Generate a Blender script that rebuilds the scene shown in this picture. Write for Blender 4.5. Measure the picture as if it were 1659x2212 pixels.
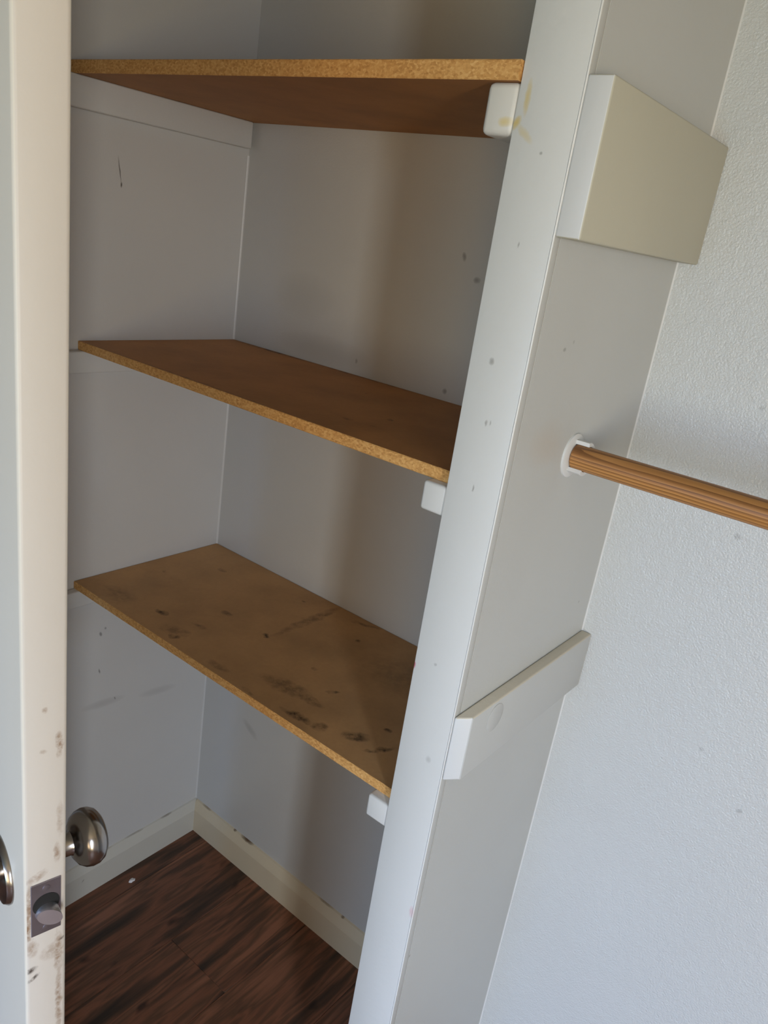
import bpy, bmesh, math, random
from mathutils import Vector, Matrix
random.seed(7)
C = bpy.context.scene.collection
for o in list(bpy.data.objects):
    bpy.data.objects.remove(o)

# ------------------------------------------------------------------ camera
U = 0.38                      # depth of a shelf, metres
ZO = -0.018                   # floor line
cam = bpy.data.cameras.new('camera')
cam_o = bpy.data.objects.new('camera', cam); C.objects.link(cam_o)
cam_o.location = (3.5265*U, -3.1633*U, 4.3141*U + ZO)
cam_o.rotation_euler = (1.2293, -0.1469, 0.6729)
cam.sensor_fit = 'VERTICAL'; cam.sensor_height = 36.0; cam.sensor_width = 27.0
cam.lens = 1693.18/2212*36.0
cam.clip_start = 0.02
bpy.context.scene.camera = cam_o

# ------------------------------------------------------------------ world, lamps at the unseen windows, exposure
world = bpy.data.worlds.new('daylight'); bpy.context.scene.world = world
world.use_nodes = True
bg = world.node_tree.nodes['Background']
bg.inputs[0].default_value = (0.62, 0.76, 1.0, 1); bg.inputs[1].default_value = 0.3

def area(name, loc, target, sx, sy, power, col, spread=180):
    l = bpy.data.lights.new(name, 'AREA'); l.shape = 'RECTANGLE'; l.size = sx; l.size_y = sy
    l.energy = power; l.color = col; l.spread = math.radians(spread)
    o = bpy.data.objects.new(name, l); C.objects.link(o)
    o.location = loc
    o.rotation_euler = (Vector(target)-Vector(loc)).to_track_quat('-Z', 'Y').to_euler()
    return o
WZ0, WZ1 = 0.45, 2.05                       # sill and head of the windows
WX0, WX1 = 0.05, 3.15                       # the wide window behind the camera
def daylight(name, loc, target, sx, sy, rgb_watts, spread=115):
    m = max(rgb_watts)
    return area(name, loc, target, sx, sy, m, tuple(v/m for v in rgb_watts), spread)
# lamps at the unseen panes, aimed down and up, tints fitted pane by pane
for nm, px, sky, uplight in (('left_pane', 0.60, (4.5, 9.0, 18.0), None), ('middle_pane', 1.65, (19.5, 24.0, 33.5), (2.0, 6.0, 7.5)), ('right_pane', 2.65, None, (22.5, 16.5, 9.5))):
    if sky: daylight(nm+'_skylight', (px, -3.52, 1.25), (px, -1.9, -0.4), 0.95, 1.5, sky)
    if uplight: daylight(nm+'_uplight', (px, -3.50, 1.25), (px, -1.0, 2.3), 0.95, 1.5, uplight)
daylight('added_side_lamp_down', (3.33, -2.43, 1.25), (1.6, -1.21, -0.1), 0.24, 1.5, (15.0, 19.0, 25.0))  # unseen side window, added so the door shades a strip of wall
daylight('added_side_lamp_up', (3.33, -2.43, 1.25), (1.0, -0.81, 2.1), 0.24, 1.5, (8.5, 6.2, 2.4))

vs = bpy.context.scene.view_settings
bpy.context.scene.display_settings.display_device = 'sRGB'
vs.view_transform = 'Standard'; vs.look = 'None'; vs.exposure = 0.0; vs.gamma = 1.0
vs.use_curve_mapping = False
cy = bpy.context.scene.cycles
cy.use_denoising = True
cy.max_bounces = 7; cy.diffuse_bounces = 6; cy.glossy_bounces = 3
cy.use_adaptive_sampling = True; cy.adaptive_threshold = 0.04
cy.sample_clamp_indirect = 6.0

# ------------------------------------------------------------------ material helpers
def lin(c):
    return tuple(((v/255)/12.92 if v/255 <= 0.04045 else ((v/255+0.055)/1.055)**2.4) for v in c) + (1,)

class NT:
    def __init__(s, name):
        s.m = bpy.data.materials.new(name); s.m.use_nodes = True
        s.t = s.m.node_tree; s.n = s.t.nodes; s.b = s.n['Principled BSDF']
    def link(s, a, b): s.t.links.new(a, b)
    def math(s, op, a, b=None, c=None, clamp=False):
        q = s.n.new('ShaderNodeMath'); q.operation = op; q.use_clamp = clamp
        for i, v in enumerate((a, b, c)):
            if v is None: continue
            if isinstance(v, (int, float)): q.inputs[i].default_value = v
            else: s.link(v, q.inputs[i])
        return q.outputs[0]
    def coord(s, kind='Object'):
        return s.n.new('ShaderNodeTexCoord').outputs[kind]
    def mapping(s, vec, scale=(1, 1, 1), loc=(0, 0, 0), rot=(0, 0, 0)):
        q = s.n.new('ShaderNodeMapping'); s.link(vec, q.inputs[0])
        q.inputs['Scale'].default_value = scale; q.inputs['Location'].default_value = loc
        q.inputs['Rotation'].default_value = rot
        return q.outputs[0]
    def noise(s, vec, scale, detail=4, rough=0.55, out=0, dist=0.0):
        q = s.n.new('ShaderNodeTexNoise'); s.link(vec, q.inputs['Vector'])
        q.inputs['Scale'].default_value = scale; q.inputs['Detail'].default_value = detail
        q.inputs['Roughness'].default_value = rough; q.inputs['Distortion'].default_value = dist
        return q.outputs[out]
    def ramp(s, fac, stops):
        q = s.n.new('ShaderNodeValToRGB'); s.link(fac, q.inputs[0])
        e = q.color_ramp.elements
        while len(e) > len(stops): e.remove(e[-1])
        while len(e) < len(stops): e.new(0.5)
        for i, (p, c) in enumerate(stops):
            e[i].position = p
            e[i].color = c if len(c) == 4 else tuple(c)+(1,)
        return q.outputs[0]
    def mix(s, fac, a, b, mode='MIX'):
        q = s.n.new('ShaderNodeMix'); q.data_type = 'RGBA'; q.blend_type = mode
        for i, v in ((0, fac), (6, a), (7, b)):
            if isinstance(v, (int, float)): q.inputs[i].default_value = v
            elif isinstance(v, tuple): q.inputs[i].default_value = v
            else: s.link(v, q.inputs[i])
        return q.outputs[2]
    def bump(s, h, strength, dist):
        q = s.n.new('ShaderNodeBump'); s.link(h, q.inputs['Height'])
        q.inputs['Strength'].default_value = strength; q.inputs['Distance'].default_value = dist
        s.link(q.outputs[0], s.b.inputs['Normal'])
    def warp(s, vec, scale, amt):
        q = s.n.new('ShaderNodeTexNoise'); s.link(vec, q.inputs['Vector']); q.inputs['Scale'].default_value = scale
        q.inputs['Detail'].default_value = 3
        v = s.n.new('ShaderNodeVectorMath'); v.operation = 'MULTIPLY_ADD'
        s.link(q.outputs['Color'], v.inputs[0]); v.inputs[1].default_value = (amt,)*3; s.link(vec, v.inputs[2])
        w = s.n.new('ShaderNodeVectorMath'); w.operation = 'SUBTRACT'; s.link(v.outputs[0], w.inputs[0])
        w.inputs[1].default_value = (amt/2,)*3
        return w.outputs[0]
    def spots(s, vec, ax, lst):
        """mask of stains: (a, b, ra, rb, rotation in degrees, strength) in the two axes of ax"""
        sep = s.n.new('ShaderNodeSeparateXYZ'); s.link(vec, sep.inputs[0])
        A, B = sep.outputs['XYZ'.index(ax[0])], sep.outputs['XYZ'.index(ax[1])]
        tot = None
        for a, b, ra, rb, rot, st in lst:
            r = math.radians(rot); c, sn = math.cos(r), math.sin(r)
            da = s.math('SUBTRACT', A, a); db = s.math('SUBTRACT', B, b)
            p = s.math('MULTIPLY_ADD', da, c/ra, s.math('MULTIPLY', db, sn/ra))
            q = s.math('MULTIPLY_ADD', da, -sn/rb, s.math('MULTIPLY', db, c/rb))
            d = s.math('MULTIPLY_ADD', p, p, s.math('MULTIPLY', q, q))
            f = s.math('MULTIPLY', s.math('SUBTRACT', 1.0, d, clamp=True), st)
            tot = f if tot is None else s.math('MAXIMUM', tot, f)
        return tot

def paint(name, rgb, rough=0.45, var=0.03, bump=0.05, bscale=220, marks=None, mark_rgb=(60, 50, 42), warp=(60, 0.006), world_space=False, spec=0.45, rough_from_x=None, broken=False):
    t = NT(name)
    co = t.n.new('ShaderNodeNewGeometry').outputs['Position'] if world_space else t.coord()
    n = t.noise(co, 3.0, 4)
    c = lin(rgb)
    lo = tuple(v*(1-var) for v in c[:3])+(1,); hi = tuple(min(1, v*(1+var)) for v in c[:3])+(1,)
    col = t.ramp(n, [(0.3, lo), (0.7, hi)])
    for ax, lst, mrgb in (marks or []):
        m = t.spots(t.warp(co, *warp), ax, lst)
        if broken: m = t.math('MULTIPLY', m, t.ramp(t.noise(co, 150, 3, 0.7), [(0.36, (0.2,)*3), (0.58, (1,)*3)]))
        col = t.mix(m, col, lin(mrgb))
    t.link(col, t.b.inputs['Base Color'])
    t.b.inputs['Roughness'].default_value = rough
    t.b.inputs['Specular IOR Level'].default_value = spec
    h = t.math('MULTIPLY_ADD', t.noise(co, bscale, 2), 0.7, t.math('MULTIPLY', t.noise(co, bscale*0.22, 3), 0.6))
    if rough_from_x is not None:                           # roller texture only on one side of the divider
        sx = t.n.new('ShaderNodeSeparateXYZ'); t.link(co, sx.inputs[0])
        h = t.math('MULTIPLY', h, t.math('MULTIPLY_ADD', t.math('GREATER_THAN', sx.outputs[0], rough_from_x), 0.85, 0.15))
    t.bump(h, bump, 0.004)
    return t.m

def metal(name, rgb, rough):
    t = NT(name); co = t.coord()
    t.b.inputs['Metallic'].default_value = 1.0
    n = t.noise(co, 60, 3)
    c = lin(rgb)
    t.link(t.ramp(n, [(0.3, tuple(v*0.92 for v in c[:3])+(1,)), (0.7, c)]), t.b.inputs['Base Color'])
    t.link(t.math('MULTIPLY_ADD', n, 0.08, rough-0.04), t.b.inputs['Roughness'])
    return t.m

# ------------------------------------------------------------------ mesh helpers
def link_mesh(name, bm, mats, parent=None, smooth=False):
    me = bpy.data.meshes.new(name); bm.normal_update(); bm.to_mesh(me); bm.free()
    for m in (mats if isinstance(mats, (list, tuple)) else [mats]): me.materials.append(m)
    if smooth:
        for p in me.polygons: p.use_smooth = True
        try: me.set_sharp_from_angle(angle=math.radians(40))
        except Exception: pass
    o = bpy.data.objects.new(name, me); C.objects.link(o)
    if parent: o.parent = parent
    return o
def tag(o, label=None, cat=None, group=None, kind=None):
    if label: o['label'] = label
    if cat: o['category'] = cat
    if group: o['group'] = group
    if kind: o['kind'] = kind
    return o
def box_bm(lo, hi, bevel=0.0, seg=2, bm=None):
    bm = bm or bmesh.new()
    vs_ = [bm.verts.new((x, y, z)) for x in (lo[0], hi[0]) for y in (lo[1], hi[1]) for z in (lo[2], hi[2])]
    F = [(0, 1, 3, 2), (4, 6, 7, 5), (0, 4, 5, 1), (2, 3, 7, 6), (0, 2, 6, 4), (1, 5, 7, 3)]
    for f in F: bm.faces.new([vs_[i] for i in f])
    bmesh.ops.recalc_face_normals(bm, faces=bm.faces)
    if bevel: bmesh.ops.bevel(bm, geom=list(bm.edges), offset=bevel, segments=seg, affect='EDGES', profile=0.5)
    return bm
def box(name, lo, hi, mat, bevel=0.0, parent=None, seg=2):
    """a box whose origin is at the middle of its base"""
    c = Vector(((lo[0]+hi[0])/2, (lo[1]+hi[1])/2, lo[2]))
    bm = box_bm([lo[i]-c[i] for i in range(3)], [hi[i]-c[i] for i in range(3)], bevel, seg)
    o = link_mesh(name, bm, mat, parent, smooth=bevel > 0)
    o.location = c - (Vector(parent.location) if parent else Vector())
    return o
def prism(name, prof, axis, a, b, mat, parent=None, smooth=False):
    """extrude a closed profile (list of 2D points) along x or y from a to b"""
    bm = bmesh.new()
    def P(p, t): return (t, p[0], p[1]) if axis == 'x' else ((p[0], t, p[1]) if axis == 'y' else (p[0], p[1], t))
    A = [bm.verts.new(P(p, a)) for p in prof]; B = [bm.verts.new(P(p, b)) for p in prof]
    n = len(prof)
    bm.faces.new(A); bm.faces.new(B[::-1])
    for i in range(n): bm.faces.new((A[i], B[i], B[(i+1) % n], A[(i+1) % n]))
    bmesh.ops.recalc_face_normals(bm, faces=bm.faces)
    return link_mesh(name, bm, mat, parent, smooth)
def lathe(prof, seg=40, axis='y'):
    """revolve (r, h) points about an axis"""
    bm = bmesh.new(); rings = []
    for r, h in prof:
        ring = []
        for k in range(seg):
            a = 2*math.pi*k/seg; c, s = r*math.cos(a), r*math.sin(a)
            ring.append(bm.verts.new({'y': (c, h, s), 'x': (h, c, s), 'z': (c, s, h)}[axis]))
        rings.append(ring)
    for A, B in zip(rings, rings[1:]):
        for k in range(seg): bm.faces.new((A[k], A[(k+1) % seg], B[(k+1) % seg], B[k]))
    bm.faces.new(rings[0]); bm.faces.new(rings[-1])
    bmesh.ops.recalc_face_normals(bm, faces=bm.faces)
    return bm

# ------------------------------------------------------------------ measures (metres)
DX0, DX1, DY = 2.2465*U, 2.4463*U, -1.0483*U          # divider: left face, right face, front edge
def Z(v): return v*U + ZO
S1B, S2T, S3T = Z(4.7638), Z(3.6068), Z(2.3056)        # shelf heights
XR, XL = 3.40, -1.30                                   # side walls of the room
YB = -3.60                                             # window wall
YF0, YF1 = -0.60, -0.70                                # wall the closet opens through
CX1 = 2.40                                             # right end of the closet
CZ = 2.44                                              # ceiling
LS = (-0.398)                                          # front ends of the cleats

# ------------------------------------------------------------------ paint colours
WALL_MARKS_BACK = [('XZ', [
    (0.20, 1.48, 0.09, 0.05, 0, 0.10), (0.265, 1.385, 0.13, 0.03, 0, 0.15),
    (0.5646, 1.604, 0.005, 0.009, 20, 0.5), (0.598, 1.570, 0.008, 0.006, 0, 0.45), (0.572, 1.3696, 0.006, 0.006, 0, 0.5),
    (0.358, 1.379, 0.004, 0.006, 0, 0.4), (0.177, 0.417, 0.035, 0.012, -30, 0.2), (1.12, 1.28, 0.006, 0.006, 0, 0.25), (1.245, 0.86, 0.005, 0.005, 0, 0.3),
    (1.10, 1.47, 0.004, 0.005, 0, 0.25), (1.165, 0.93, 0.004, 0.004, 0, 0.25)], (70, 60, 50))]
M_WALL_BACK = paint('white_wall_paint_back', (197, 197, 194), 0.27, 0.02, 0.6, 300, WALL_MARKS_BACK, world_space=True, spec=0.6, rough_from_x=0.9)
WALL_MARKS_LEFT = [('YZ', [
    (-0.3025, 1.658, 0.0014, 0.026, 10, 0.8), (-0.298, 1.634, 0.0022, 0.006, 0, 0.9),
    (-0.313, 0.711, 0.004, 0.007, 20, 0.6), (-0.301, 0.7217, 0.003, 0.004, 20, 0.5), (-0.313, 0.617, 0.0025, 0.008, 10, 0.6),
    (-0.271, 0.529, 0.0022, 0.006, 20, 0.6), (-0.30, 0.528, 0.06, 0.012, -5, 0.16), (-0.15, 0.50, 0.06, 0.012, -8, 0.14)], (52, 42, 36))]
M_WALL_LEFT = paint('white_wall_paint_left', (206, 205, 203), 0.45, 0.02, 0.10, 330, WALL_MARKS_LEFT, warp=(80, 0.003), world_space=True)
M_ROOM = paint('white_room_paint', (205, 203, 198), 0.6, 0.02, 0.05)
M_TRIM = paint('white_trim_paint', (208, 208, 206), 0.38, 0.02, 0.10, 120)
M_DIV_FACE = paint('white_gloss_divider_face', (210, 210, 207), 0.38, 0.02, 0.14, 90, [
    ('XZ', [(0.8657, 1.777, 0.004, 0.020, 0, 0.55), (0.8575, 1.752, 0.005, 0.009, -30, 0.7), (0.870, 1.742, 0.016, 0.005, -40, 0.35)], (208, 178, 60)),
    ('XZ', [(0.8529, 1.083, 0.004, 0.007, 0, 1.0)], (196, 40, 100)), ('XZ', [(0.926, 0.700, 0.005, 0.012, 0, 0.4)], (205, 140, 150)),
    ('XZ', [(0.8937, 1.725, 0.002, 0.002, 0, 0.5), (0.883, 1.502, 0.004, 0.005, 10, 0.5), (0.8917, 1.43, 0.002, 0.005, 0, 0.5), (0.897, 1.432, 0.0015, 0.004, 0, 0.4),
            (0.8914, 1.348, 0.0016, 0.005, 0, 0.55), (0.8887, 1.631, 0.0016, 0.004, 0, 0.5), (0.886, 1.099, 0.003, 0.003, 0, 0.35), (0.9037, 0.957, 0.005, 0.006, 0, 0.25)], (95, 90, 84))], warp=(120, 0.004))
M_DIV = paint('white_divider_paint', (190, 191, 188), 0.5, 0.02, 0.06, 150, [
    ('YZ', [(-0.3117, 1.523, 0.005, 0.003, 0, 0.45), (-0.291, 1.532, 0.003, 0.003, 0, 0.3), (-0.049, 1.107, 0.003, 0.003, 0, 0.35), (-0.382, 0.6025, 0.004, 0.003, 0, 0.4)], (95, 88, 78)),
    ('YZ', [(-0.304, 1.404, 0.05, 0.035, 0, 0.22)], (190, 172, 150))], warp=(120, 0.004), world_space=True)
M_BEIGE = paint('beige_cleat_paint', (186, 182, 164), 0.55, 0.03, 0.05, 150)
M_DUSTY = paint('dusty_cleat_top', (206, 198, 180), 0.7, 0.06, 0.08, 150)
M_BASE_L = paint('white_baseboard_paint', (203, 200, 190), 0.4, 0.03, 0.05, 150, [
    ('YZ', [(-0.35, 0.05, 0.006, 0.002, 40, 0.5), (-0.10, 0.094, 0.02, 0.0035, 0, 0.5), (-0.20, 0.094, 0.03, 0.003, 0, 0.4), (-0.30, 0.094, 0.04, 0.003, 0, 0.3)], (84, 66, 46))])
M_BASE_B = paint('cream_baseboard_paint', (207, 194, 168), 0.4, 0.03, 0.05, 150, [
    ('XZ', [(0.212, 0.0935, 0.026, 0.006, 0, 0.95), (0.165, 0.094, 0.006, 0.004, 0, 0.8), (0.49, 0.094, 0.03, 0.003, 0, 0.5), (0.5466, 0.0935, 0.006, 0.004, 0, 0.7), (0.05, 0.094, 0.02, 0.003, 0, 0.5)], (84, 58, 34))])

def shelf_mats(idx, marks):
    t = NT('hardboard_shelf_face_%d' % idx); co = t.coord()
    n1 = t.noise(co, 7.0, 5, 0.6); n2 = t.noise(co, 160, 3, 0.6)
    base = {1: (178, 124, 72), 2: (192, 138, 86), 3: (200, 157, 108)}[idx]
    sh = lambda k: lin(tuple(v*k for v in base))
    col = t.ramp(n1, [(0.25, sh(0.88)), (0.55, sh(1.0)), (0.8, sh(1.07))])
    col = t.mix(t.math('MULTIPLY', n2, 0.16), col, lin((92, 60, 32)))
    if marks:
        w = t.warp(co, 45, 0.022)
        brk = t.ramp(t.noise(co, 55, 4, 0.7), [(0.38, (0.25,)*3), (0.6, (1,)*3)])
        m = t.math('MULTIPLY', t.spots(w, 'XY', marks), brk)
        col = t.mix(m, col, lin((38, 28, 22)))
    t.link(col, t.b.inputs['Base Color'])
    t.b.inputs['Roughness'].default_value = 0.62; t.b.inputs['Specular IOR Level'].default_value = 0.3
    t.bump(n2, 0.08, 0.002)
    e = NT('raw_particle_edge_%d' % idx); co = e.coord()
    v = e.n.new('ShaderNodeTexVoronoi'); e.link(e.mapping(co, (260, 260, 420)), v.inputs['Vector']); v.inputs['Scale'].default_value = 1.0
    n = e.noise(co, 300, 3, 0.7)
    f = e.math('MULTIPLY_ADD', v.outputs['Color'], 0.5, e.math('MULTIPLY', n, 0.5))
    col = e.ramp(f, [(0.2, lin((172, 122, 64))), (0.5, lin((204, 154, 90))), (0.8, lin((222, 178, 116)))])
    e.link(col, e.b.inputs['Base Color']); e.b.inputs['Roughness'].default_value = 0.8
    e.bump(f, 0.4, 0.002)
    return t.m, e.m

t = NT('walnut_laminate_plank'); co = t.coord()
oi = t.n.new('ShaderNodeObjectInfo')
off = t.n.new('ShaderNodeCombineXYZ')
for i, k in ((0, 13.0), (1, 29.0), (2, 7.0)): t.link(t.math('MULTIPLY', oi.outputs['Random'], k), off.inputs[i])
va = t.n.new('ShaderNodeVectorMath'); t.link(co, va.inputs[0]); t.link(off.outputs[0], va.inputs[1])
st = t.noise(t.mapping(va.outputs[0], (1, 0.10, 1)), 26, 4, 0.5, dist=0.25)
fine = t.noise(t.mapping(va.outputs[0], (1, 0.035, 1)), 210, 3, 0.6)
kn = t.noise(t.mapping(va.outputs[0], (1, 0.45, 1)), 22, 2, 0.5)
col = t.ramp(st, [(0.32, lin((56, 46, 38))), (0.43, lin((92, 66, 50))), (0.50, lin((140, 92, 68))), (0.56, lin((104, 74, 55))), (0.66, lin((158, 106, 80)))])
col = t.mix(t.math('MULTIPLY', fine, 0.22), col, lin((50, 38, 32)))
col = t.mix(t.ramp(kn, [(0.66, (0, 0, 0)), (0.74, (0.8,)*3)]), col, lin((40, 30, 26)))
tint = t.ramp(oi.outputs['Random'], [(0.0, (0.82, 0.82, 0.84)), (1.0, (1.12, 1.08, 1.04))])
col = t.mix(1.0, col, tint, 'MULTIPLY')
t.link(col, t.b.inputs['Base Color']); t.b.inputs['Roughness'].default_value = 0.42
t.b.inputs['Specular IOR Level'].default_value = 0.35
t.bump(fine, 0.06, 0.001)
M_PLANK = t.m
M_SUB = paint('dark_plank_joint', (34, 27, 22), 0.8)

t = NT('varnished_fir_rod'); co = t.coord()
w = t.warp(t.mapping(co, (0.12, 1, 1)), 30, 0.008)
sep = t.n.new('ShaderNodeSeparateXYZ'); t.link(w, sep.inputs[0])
dy = t.math('ADD', sep.outputs[1], 0.030); dz = t.math('SUBTRACT', sep.outputs[2], 0.034)    # growth rings about a line above and in front
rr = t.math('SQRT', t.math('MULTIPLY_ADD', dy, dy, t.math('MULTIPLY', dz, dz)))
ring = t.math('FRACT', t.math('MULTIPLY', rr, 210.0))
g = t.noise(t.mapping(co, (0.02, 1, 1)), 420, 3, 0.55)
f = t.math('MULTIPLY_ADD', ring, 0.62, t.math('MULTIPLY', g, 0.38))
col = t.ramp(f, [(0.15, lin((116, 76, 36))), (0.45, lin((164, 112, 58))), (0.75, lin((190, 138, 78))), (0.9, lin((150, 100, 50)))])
upper_dark = t.ramp(rr, [(0.026, lin((120, 78, 40))), (0.042, lin((255, 255, 255)))])  # rod gets darker towards its upper front
col = t.mix(0.42, col, upper_dark, 'MULTIPLY')
t.link(col, t.b.inputs['Base Color']); t.b.inputs['Roughness'].default_value = 0.45
M_ROD = t.m

# ------------------------------------------------------------------ the setting
floor = box('floor', (XL, YB, -0.06), (XR, 0.0, -0.009), M_SUB); tag(floor, kind='structure')
PW = 0.190; x = 0.2600 - 8*PW; k = 0
gap = 0.0005
while x < XR:
    a, b = max(x, XL+0.002), min(x+PW, XR-0.002)
    y0 = -0.2730 if abs(x-0.2600) < 1e-6 else -random.uniform(0.0, 1.2)
    cuts = [0.0]
    if abs(x-0.2600) < 1e-6 or a > 1.2 or a < -0.2: cuts.append(y0)
    yy = cuts[-1] if len(cuts) > 1 else -random.uniform(0.75, 1.15)
    if len(cuts) == 1: cuts.append(yy)
    while yy > YB:
        yy = max(yy-1.2, YB); cuts.append(yy)
    if b-a > 0.01:
        for c1, c0 in zip(cuts, cuts[1:]):
            if c1-c0 < 0.03: continue
            p = box('plank', (a+gap/2, c0+gap/2, -0.009), (b-gap/2, c1-gap/2, 0.0), M_PLANK, 0.0004, seg=1)
            p.parent = floor; p.location -= floor.location
    x += PW

def struct(name, lo, hi, mat, bevel=0.0): return tag(box(name, lo, hi, mat, bevel), kind='structure')
struct('wall_back', (-0.1, 0.0, 0.0), (CX1+0.1, 0.1, CZ), M_WALL_BACK)
struct('wall_left', (-0.1, YF0, 0.0), (0.0, 0.0, CZ), M_WALL_LEFT)
struct('wall_closet_right', (CX1, YF0, 0.0), (CX1+0.1, 0.0, CZ), M_ROOM)
struct('wall_front_left', (XL, YF1, 0.0), (0.10, YF0, CZ), M_ROOM)
struct('wall_front_right', (CX1-0.06, YF1, 0.0), (XR, YF0, CZ), M_ROOM)
struct('wall_front_header', (0.10, YF1, 2.06), (CX1-0.06, YF0, CZ), M_ROOM)
struct('wall_room_left', (XL-0.1, YB, 0.0), (XL, YF1, CZ), M_ROOM)
struct('ceiling', (XL-0.1, YB-0.1, CZ), (XR+0.1, 0.1, CZ+0.1), M_ROOM)
def wall_with_window(tagname, ax, lo, hi, w0, w1):
    """four blocks around an opening; the opening runs w0..w1 along x (ax 'x') or y"""
    i = 0 if ax == 'x' else 1
    root = tag(bpy.data.objects.new(tagname, None), kind='structure'); C.objects.link(root)
    for nm, a, b, z0, z1 in (('wall_side', lo[i], w0, 0, CZ), ('wall_side', w1, hi[i], 0, CZ), ('wall_below', w0, w1, 0, WZ0), ('wall_above', w0, w1, WZ1, CZ)):
        l = list(lo); h = list(hi); l[i] = a; h[i] = b; l[2] = z0; h[2] = z1
        box(nm, l, h, M_ROOM, parent=root)
wall_with_window('wall_window', 'x', (XL, YB-0.1, 0), (XR, YB, CZ), WX0, WX1)
wall_with_window('wall_room_right', 'y', (XR, YB, 0), (XR+0.1, YF1, CZ), -2.59, -2.27)
def window(name, ax, a, b, at):
    root = tag(bpy.data.objects.new(name, None), kind='structure'); C.objects.link(root)
    f = 0.045
    def bar(u0, u1, z0, z1):
        lo, hi = ((u0, at-0.03, z0), (u1, at+0.03, z1)) if ax == 'x' else ((at-0.03, u0, z0), (at+0.03, u1, z1))
        box('window_frame', lo, hi, M_TRIM, 0.003, parent=root)
    bar(a, a+f, WZ0, WZ1); bar(b-f, b, WZ0, WZ1); bar(a+f, b-f, WZ0, WZ0+f); bar(a+f, b-f, WZ1-f, WZ1)
    if b-a > 1: [bar(a+(b-a)*q/3-0.02, a+(b-a)*q/3+0.02, WZ0+f, WZ1-f) for q in (1, 2)]
window('window_1', 'x', WX0, WX1, YB-0.06); window('added_side_window', 'y', -2.59, -2.27, XR+0.06)  # the second one is unseen, added for the side lamps

# baseboards with a chamfered top
BH, BT = 0.0945, 0.0145
bl = prism('baseboard_left', [(0, 0), (BT, 0), (BT, 0.068), (BT-0.001, 0.071), (0.004, BH-0.002), (0.0, BH)], 'y', YF0+0.002, -0.0, M_BASE_L); tag(bl, kind='structure')
bb = prism('baseboard_back', [(0, 0), (-BT, 0), (-BT, 0.068), (-BT+0.001, 0.071), (-0.004, BH-0.002), (0.0, BH)], 'x', BT*0.5, DX0, M_BASE_B); tag(bb, kind='structure')
# paint filled corner beads
def bead(name, cx, sx, z0, z1, r=0.003):
    pr = [(cx, 0.0), (cx+sx*r, 0.0), (cx+sx*r*0.45, -r*0.45), (cx, -r)]
    return tag(prism(name, pr, 'z', z0, z1, M_TRIM), kind='structure')
bead('trim_1', 0.0, 1, BH, Z(4.60)); bead('trim_2', DX1, 1, 0.0, CZ, 0.002)

# the divider: panel and nailed-on face board
div = box('wall_divider', (DX0, DY+0.016, 0.0), (DX1, 0.0, CZ), M_DIV); tag(div, kind='structure')
bm = box_bm((DX0, DY, 0), (DX1, DY+0.0158, CZ), 0.0018, 2)
ft = link_mesh('face_board', bm, [M_DIV_FACE, M_DIV], div, True); ft.location = -div.location
for p in ft.data.polygons: p.material_index = 1 if p.normal.x > 0.8 else 0
# raised ridge of old paint along the right arris of the face board
bm = bmesh.new(); random.seed(3); prev = None; n = 90
for i in range(n+1):
    z = CZ*i/n; w = 0.0022+random.uniform(-0.0006, 0.0006)
    ring = [bm.verts.new((DX1-0.003, DY+0.0006, z)), bm.verts.new((DX1-0.0010, DY-0.0006-random.uniform(0, 0.0005), z)),
            bm.verts.new((DX1+w*0.20, DY-0.0001, z)), bm.verts.new((DX1+w*0.22, DY+0.0010, z)), bm.verts.new((DX1-0.001, DY+0.0022, z))]
    if prev:
        for j in range(5): bm.faces.new((prev[j], prev[(j+1) % 5], ring[(j+1) % 5], ring[j]))
    prev = ring
bmesh.ops.recalc_face_normals(bm, faces=bm.faces)
rd = link_mesh('paint_ridge', bm, M_DIV_FACE, div, True); rd.location = -div.location

# ------------------------------------------------------------------ shelves
S3_MARKS = [(0.2095, -0.318, 0.018, 0.009, 10, 1.0), (0.288, -0.217, 0.013, 0.009, 0, 0.55), (0.296, -0.294, 0.022, 0.009, 0, 0.5), (0.301, -0.357, 0.012, 0.010, 0, 0.9), (0.285, -0.342, 0.035, 0.02, 20, 0.45),
    (0.4014, -0.215, 0.010, 0.007, 0, 1.0), (0.408, -0.10, 0.013, 0.12, 0, 0.5), (0.412, -0.06, 0.010, 0.03, 10, 0.6), (0.1266, -0.0914, 0.014, 0.008, 0, 0.5), (0.342, -0.05, 0.004, 0.004, 0, 0.6),
    (0.55, -0.31, 0.06, 0.022, 10, 0.6), (0.5955, -0.306, 0.045, 0.012, 0, 0.75), (0.6234, -0.357, 0.036, 0.009, 10, 1.0), (0.67, -0.35, 0.015, 0.012, 0, 0.9), (0.725, -0.325, 0.025, 0.016, 40, 1.0), (0.773, -0.32, 0.030, 0.006, 60, 1.0),
    (0.616, -0.257, 0.015, 0.005, 40, 0.9), (0.527, -0.082, 0.007, 0.006, 0, 0.7), (0.492, -0.018, 0.035, 0.007, 20, 0.6), (0.752, -0.27, 0.006, 0.006, 0, 0.8), (0.43, -0.36, 0.03, 0.010, 0, 0.5), (0.52, -0.37, 0.02, 0.006, 0, 0.6),
    (0.544, -0.228, 0.006, 0.006, 0, 0.6), (0.10, -0.34, 0.05, 0.03, 0, 0.35), (0.06, -0.20, 0.010, 0.006, 0, 0.5), (0.66, -0.12, 0.10, 0.06, 0, 0.25)]
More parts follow.
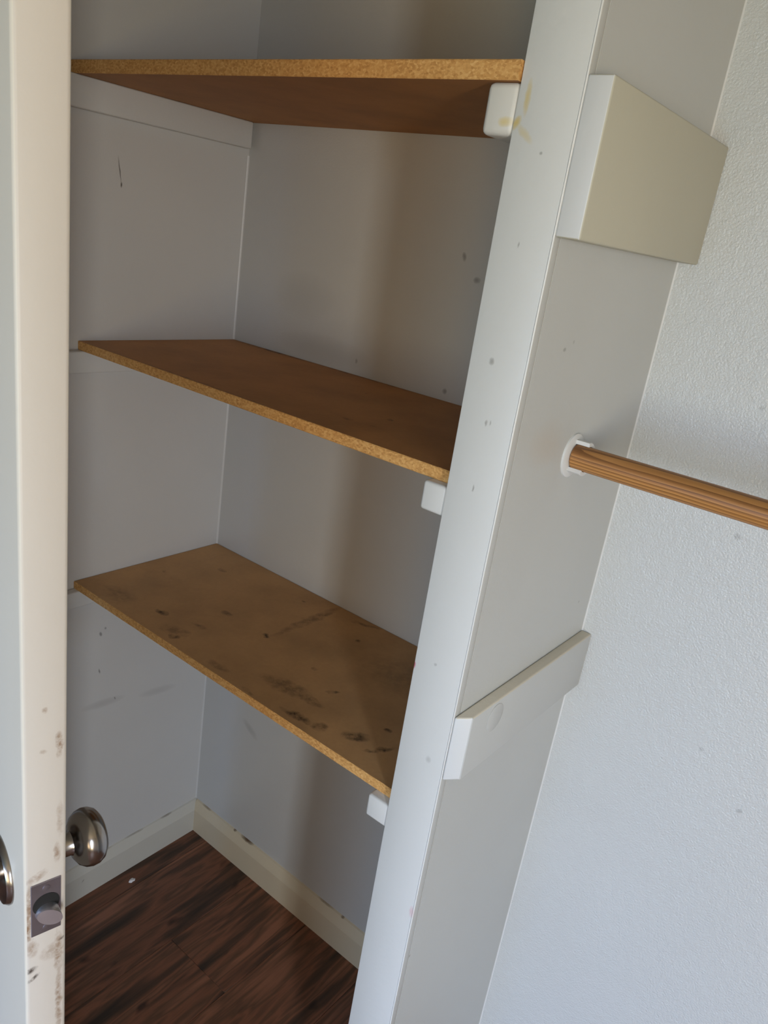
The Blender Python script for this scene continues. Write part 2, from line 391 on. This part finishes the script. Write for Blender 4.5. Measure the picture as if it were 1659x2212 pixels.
S2_MARKS = [(0.604, -0.305, 0.010, 0.007, 0, 0.7), (0.633, -0.236, 0.007, 0.006, 0, 1.0), (0.647, -0.299, 0.005, 0.004, 0, 1.0), (0.487, -0.121, 0.005, 0.004, 0, 0.8), (0.13, -0.004, 0.14, 0.014, 0, 0.8), (0.35, -0.003, 0.22, 0.008, 0, 0.6), (0.3, -0.377, 0.3, 0.006, 0, 0.4)]
def shelf(top, bottom, yf, marks, idx, label):
    face, edge = shelf_mats(idx, marks)
    lo, hi = (0.0015, yf, bottom), (DX0-0.0015, -0.0015, top)
    bm = bmesh.new(); n = 60; random.seed(idx)
    # front arris is slightly ragged, so the board is built as rows across its width
    rows = []
    for i in range(n+1):
        xx = lo[0]+(hi[0]-lo[0])*i/n
        j1, j2 = random.uniform(-1, 1)*0.0005, random.uniform(-1, 1)*0.0004
        pr = [(yf+0.0008+abs(j1), top), (yf-0.0, top-0.0012+j1), (yf+0.0, bottom+0.0012+j2), (yf+0.0008+abs(j2), bottom), (hi[1], bottom), (hi[1], top)]
        rows.append([bm.verts.new((xx, p[0], p[1]-bottom)) for p in pr])
    for A, B in zip(rows, rows[1:]):
        for j in range(6):
            f = bm.faces.new((A[j], B[j], B[(j+1) % 6], A[(j+1) % 6]))
            f.material_index = 1 if j in (0, 1, 2) else 0
    for r in (rows[0], rows[-1]): bm.faces.new(r).material_index = 1
    bmesh.ops.recalc_face_normals(bm, faces=bm.faces)
    o = link_mesh('shelf_board', bm, [face, edge]); o.location = (0, 0, bottom)
    return tag(o, label, 'shelf', 'closet shelf boards')
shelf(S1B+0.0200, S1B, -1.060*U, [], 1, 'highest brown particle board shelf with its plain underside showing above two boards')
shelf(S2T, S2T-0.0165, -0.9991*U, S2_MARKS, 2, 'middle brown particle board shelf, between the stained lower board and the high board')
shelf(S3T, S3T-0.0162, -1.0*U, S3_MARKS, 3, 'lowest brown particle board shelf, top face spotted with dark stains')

# ------------------------------------------------------------------ cleats
def cleat(lo, hi, label, bevel=0.004, mats=None, pick=None, group='white shelf cleats'):
    o = box('shelf_cleat', lo, hi, M_TRIM, bevel, seg=3)
    if mats:
        for m in mats: o.data.materials.append(m)
        for p in o.data.polygons: p.material_index = pick(p)
    return tag(o, label, 'cleat', group)
M_CL_Y = paint('white_cleat_paint_yellowed', (210, 208, 202), 0.42, 0.02, 0.10, 110, [('XZ', [(0.0094, 0.0142, 0.010, 0.006, 0, 0.55)], (208, 180, 70))])
cleat((DX0-0.0405, DY+0.001, Z(4.624)), (DX0, -0.001, S1B), 'white rounded cleat on divider holding up the highest shelf', 0.007, [M_CL_Y], lambda p: 1)
cleat((DX0-0.037, DY+0.003, Z(3.460)), (DX0, -0.001, S2T-0.0165), 'white square cleat on divider holding up the middle shelf', 0.0045)
cleat((DX0-0.0395, DY+0.003, Z(2.161)), (DX0, -0.001, S3T-0.0162), 'white square cleat on divider holding up the stained lowest shelf', 0.0045)
cleat((0.0, -0.428, Z(4.632)), (0.020, -0.012, S1B), 'long white cleat opposite the divider, below the highest shelf', 0.003)
cleat((0.0, -0.428, Z(3.455)), (0.020, -0.004, S2T-0.0165), 'long white cleat opposite the divider, below the middle shelf', 0.003)
cleat((0.0, -0.428, Z(2.165)), (0.020, -0.004, S3T-0.0162), 'white cleat opposite the divider, below the stained lowest shelf', 0.003)
cleat((DX1, DY, Z(4.375)), (DX1+0.0295, -0.001, Z(4.785)), 'wide cleat with beige side and white end, on divider above the rod', 0.0025,
      [M_BEIGE], lambda p: 1 if p.normal.x > 0.6 or abs(p.normal.z) > 0.7 else 0, 'divider cleats beside the rod')
low = cleat((DX1, DY, Z(2.519)), (DX1+0.0190, -0.001, Z(2.783)), 'white painted cleat with dusty top edge, on divider below the rod', 0.003,
      [M_DUSTY, M_DIV], lambda p: 1 if p.normal.z > 0.7 else (2 if p.normal.x > 0.6 else 0), 'divider cleats beside the rod')
for v in low.data.vertices:                                # its end is sawn off slanting
    if v.co.y < 0 and v.co.x > 0: v.co.y += 0.0165
bm = lathe([(0.0215, 0.0), (0.0218, 0.0004), (0.0206, 0.0009), (0.0020, 0.0009)], 40, 'x')
fh = link_mesh('filled_hole', bm, M_DIV, low, True); fh.location = (0.0190/2, -0.115, 0.073)

# ------------------------------------------------------------------ rod and its socket
RY, RZ, RR = -0.5714*U, Z(3.6757), 0.0170
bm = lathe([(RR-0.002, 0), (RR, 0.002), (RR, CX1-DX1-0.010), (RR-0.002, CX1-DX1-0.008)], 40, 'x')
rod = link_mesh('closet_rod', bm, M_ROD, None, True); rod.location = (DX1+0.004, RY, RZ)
tag(rod, 'round varnished wooden clothes rod resting in the white socket', 'rod')
sock = bpy.data.objects.new('rod_socket', None); C.objects.link(sock); sock.location = (DX1, RY, RZ)
tag(sock, 'white painted rod socket screwed to the divider, cup open at front', 'socket')
link_mesh('flange', lathe([(0.0305, 0.0), (0.0305, 0.0022), (0.0290, 0.0034), (0.005, 0.0036)], 48, 'x'), M_TRIM, sock, True)
bm = bmesh.new(); r0, r1, L = RR+0.0006, RR+0.0062, 0.023; prev = None
a0, a1 = math.radians(-128), math.radians(100)            # angle from +y (towards the back wall), turning up
N = 28
for i in range(N+1):
    a = a0+(a1-a0)*i/N
    ring = [bm.verts.new((h, r*math.cos(a), r*math.sin(a))) for r, h in ((r0, 0.003), (r1, 0.003), (r1, L-0.001), (r1-0.001, L), (r0, L))]
    if prev:
        for j in range(5): bm.faces.new((prev[j], prev[(j+1) % 5], ring[(j+1) % 5], ring[j]))
    else: bm.faces.new(ring)
    prev = ring
bm.faces.new(prev); bmesh.ops.recalc_face_normals(bm, faces=bm.faces)
link_mesh('cup', bm, M_TRIM, sock, True)

# ------------------------------------------------------------------ the open door
ANG = math.radians(-12); TH = 0.035; DW = 0.71; DH = 2.03
E_ = Vector((math.cos(ANG), math.sin(ANG), 0)); N_ = Vector((-math.sin(ANG), math.cos(ANG), 0))
A_ = Vector((0.8453, -0.9388, 0))                        # near corner of the latch edge
LZ = 1.0353                                             # height of the latch
DOOR_MARKS = [('YZ', [  # chipped and grimy strip along the far arris, y across the edge, z up
    (0.0285, LZ+0.165, 0.0035, 0.014, 0, 0.83), (0.0270, LZ+0.055, 0.004, 0.012, 0, 0.75), (0.017, LZ+0.200, 0.003, 0.003, 0, 0.52), (0.016, LZ+0.162, 0.003, 0.003, 0, 0.45),
    (0.004, LZ+0.0, 0.004, 0.035, 0, 0.83), (0.003, LZ-0.02, 0.003, 0.02, 0, 0.90), (0.028, LZ-0.06, 0.0045, 0.03, 0, 0.75), (0.028, LZ-0.12, 0.0035, 0.05, 0, 0.75), (0.027, LZ-0.22, 0.0045, 0.06, 0, 0.68), (0.027, LZ-0.33, 0.004, 0.05, 0, 0.60),
    (0.022, LZ-0.055, 0.012, 0.010, 20, 0.45), (0.019, LZ-0.15, 0.004, 0.004, 0, 0.60), (0.018, LZ-0.19, 0.003, 0.004, 0, 0.60), (0.006, LZ-0.042, 0.006, 0.012, 0, 0.6), (0.010, LZ+0.036, 0.010, 0.005, 20, 0.6), (0.028, LZ-0.42, 0.004, 0.06, 0, 0.6), (0.024, LZ-0.27, 0.006, 0.012, 0, 0.5), (0.029, LZ+0.09, 0.003, 0.02, 0, 0.4)], (128, 92, 56)),
    ('YZ', [(0.005, LZ-0.068, 0.006, 0.004, 30, 1.00), (0.006, LZ-0.078, 0.006, 0.0025, 30, 1.00), (0.031, LZ-0.045, 0.004, 0.002, 15, 0.90)], (70, 58, 50))]
M_DOOR_EDGE = paint('cream_door_paint', (204, 196, 186), 0.42, 0.02, 0.05, 120, DOOR_MARKS, warp=(130, 0.006), broken=True)
M_DOOR = paint('white_door_paint', (212, 204, 190), 0.42, 0.02, 0.05, 120)
bm = box_bm((-DW, 0, 0.012), (0, TH, DH), 0.0035, 3)
door = link_mesh('door_1', bm, [M_DOOR, M_DOOR_EDGE], None, True)
for p in door.data.polygons: p.material_index = 1 if p.normal.x > 0.75 else 0
TILT = 0.0063                                             # the door hangs a little out of plumb
door.location = A_+N_*math.sin(TILT)*LZ; door.rotation_euler = (TILT, 0, ANG); tag(door, kind='structure')
M_NICKEL = metal('satin_nickel', (158, 152, 147), 0.22); M_STEEL = metal('zinc_latch_steel', (214, 214, 220), 0.34)
M_PLATE = metal('dull_latch_plate', (150, 142, 148), 0.5); M_HOLE = paint('latch_hole_shade', (22, 20, 18), 0.8, bump=0.0)
def knob(sign, ext=0.0):
    k = bpy.data.objects.new('door_knob', None); C.objects.link(k); k.parent = door
    k.location = (-0.062, TH if sign > 0 else 0, LZ-0.001); k.rotation_euler = (0, 0, 0 if sign > 0 else math.pi)
    link_mesh('knob_rose', lathe([(0.0325, 0), (0.0325, 0.002), (0.030, 0.0055), (0.022, 0.0075), (0.013, 0.0085), (0.002, 0.0085)], 48, 'y'), M_NICKEL, k, True)
    link_mesh('knob_neck', lathe([(0.0125, 0.006), (0.0112, 0.009), (0.0125, 0.0095), (0.0125, 0.012), (0.0110, 0.0125), (0.0112, 0.0150+ext), (0.0135, 0.0190+ext), (0.002, 0.0190+ext)], 40, 'y'), M_NICKEL, k, True)
    link_mesh('knob_ball', lathe([(r_*1.04, h_-0.0085+ext) for r_, h_ in ((0.002, 0.0245), (0.010, 0.0245), (0.0165, 0.0262), (0.0222, 0.0300), (0.0255, 0.0350), (0.0268, 0.0405), (0.0262, 0.0460), (0.0235, 0.0510), (0.0185, 0.0545), (0.0115, 0.0565), (0.0015, 0.0572))], 56, 'y'), M_NICKEL, k, True)
knob(1, 0.008); knob(-1, 0.008)
lp = link_mesh('latch_plate', box_bm((-0.0004, 0.005, -0.0285), (0.0011, 0.030, 0.0285), 0.0005, 1), M_PLATE, door); lp.location = (0, 0, LZ)
hole = link_mesh('hole_shade_disc', lathe([(0.0112, 0.0008), (0.0112, 0.0014), (0.0006, 0.0014)], 32, 'x'), M_HOLE, lp); hole.location = (0, 0.0175, 0.0040)  # flat dark disc on the plate, painting in the hole's shade
# sprung bolt: a round bar cut off slanting
bm = bmesh.new(); seg = 28; base = []; tip = []; r = 0.0098
for k in range(seg):
    a = 2*math.pi*k/seg; yy, zz = r*math.cos(a), r*math.sin(a)*0.95
    base.append(bm.verts.new((0.0008, yy, zz)))
    tip.append(bm.verts.new((0.0045+max(0.0, (yy+r)/(2*r))*0.0095, yy*0.94, zz*0.90)))
for k in range(seg): bm.faces.new((base[k], base[(k+1) % seg], tip[(k+1) % seg], tip[k]))
bm.faces.new(tip); bm.faces.new(base[::-1]); bmesh.ops.recalc_face_normals(bm, faces=bm.faces)
bolt = link_mesh('latch_bolt', bm, M_STEEL, lp, True); bolt.location = (0, 0.0180, -0.0045)
for dz in (0.0215, -0.0225):
    s = link_mesh('screw', lathe([(0.0032, 0.0008), (0.0030, 0.0016), (0.0006, 0.0018)], 20, 'x'), M_PLATE, lp, True); s.location = (0, 0.0175, dz)

# ------------------------------------------------------------------ crumb on the floor
bm = bmesh.new(); bmesh.ops.create_icosphere(bm, subdivisions=2, radius=0.0062); random.seed(11)
for v in bm.verts:
    v.co *= random.uniform(0.6, 1.25); v.co.y *= 1.4; v.co.z = max(v.co.z*0.7, -0.002)
    v.co.z += 0.002
cr = link_mesh('paint_crumb', bm, paint('white_crumb', (235, 232, 230), 0.7)); cr.location = (0.053, -0.237, 0.0)
tag(cr, 'tiny white paint crumb lying on the brown plank floor', 'crumb')
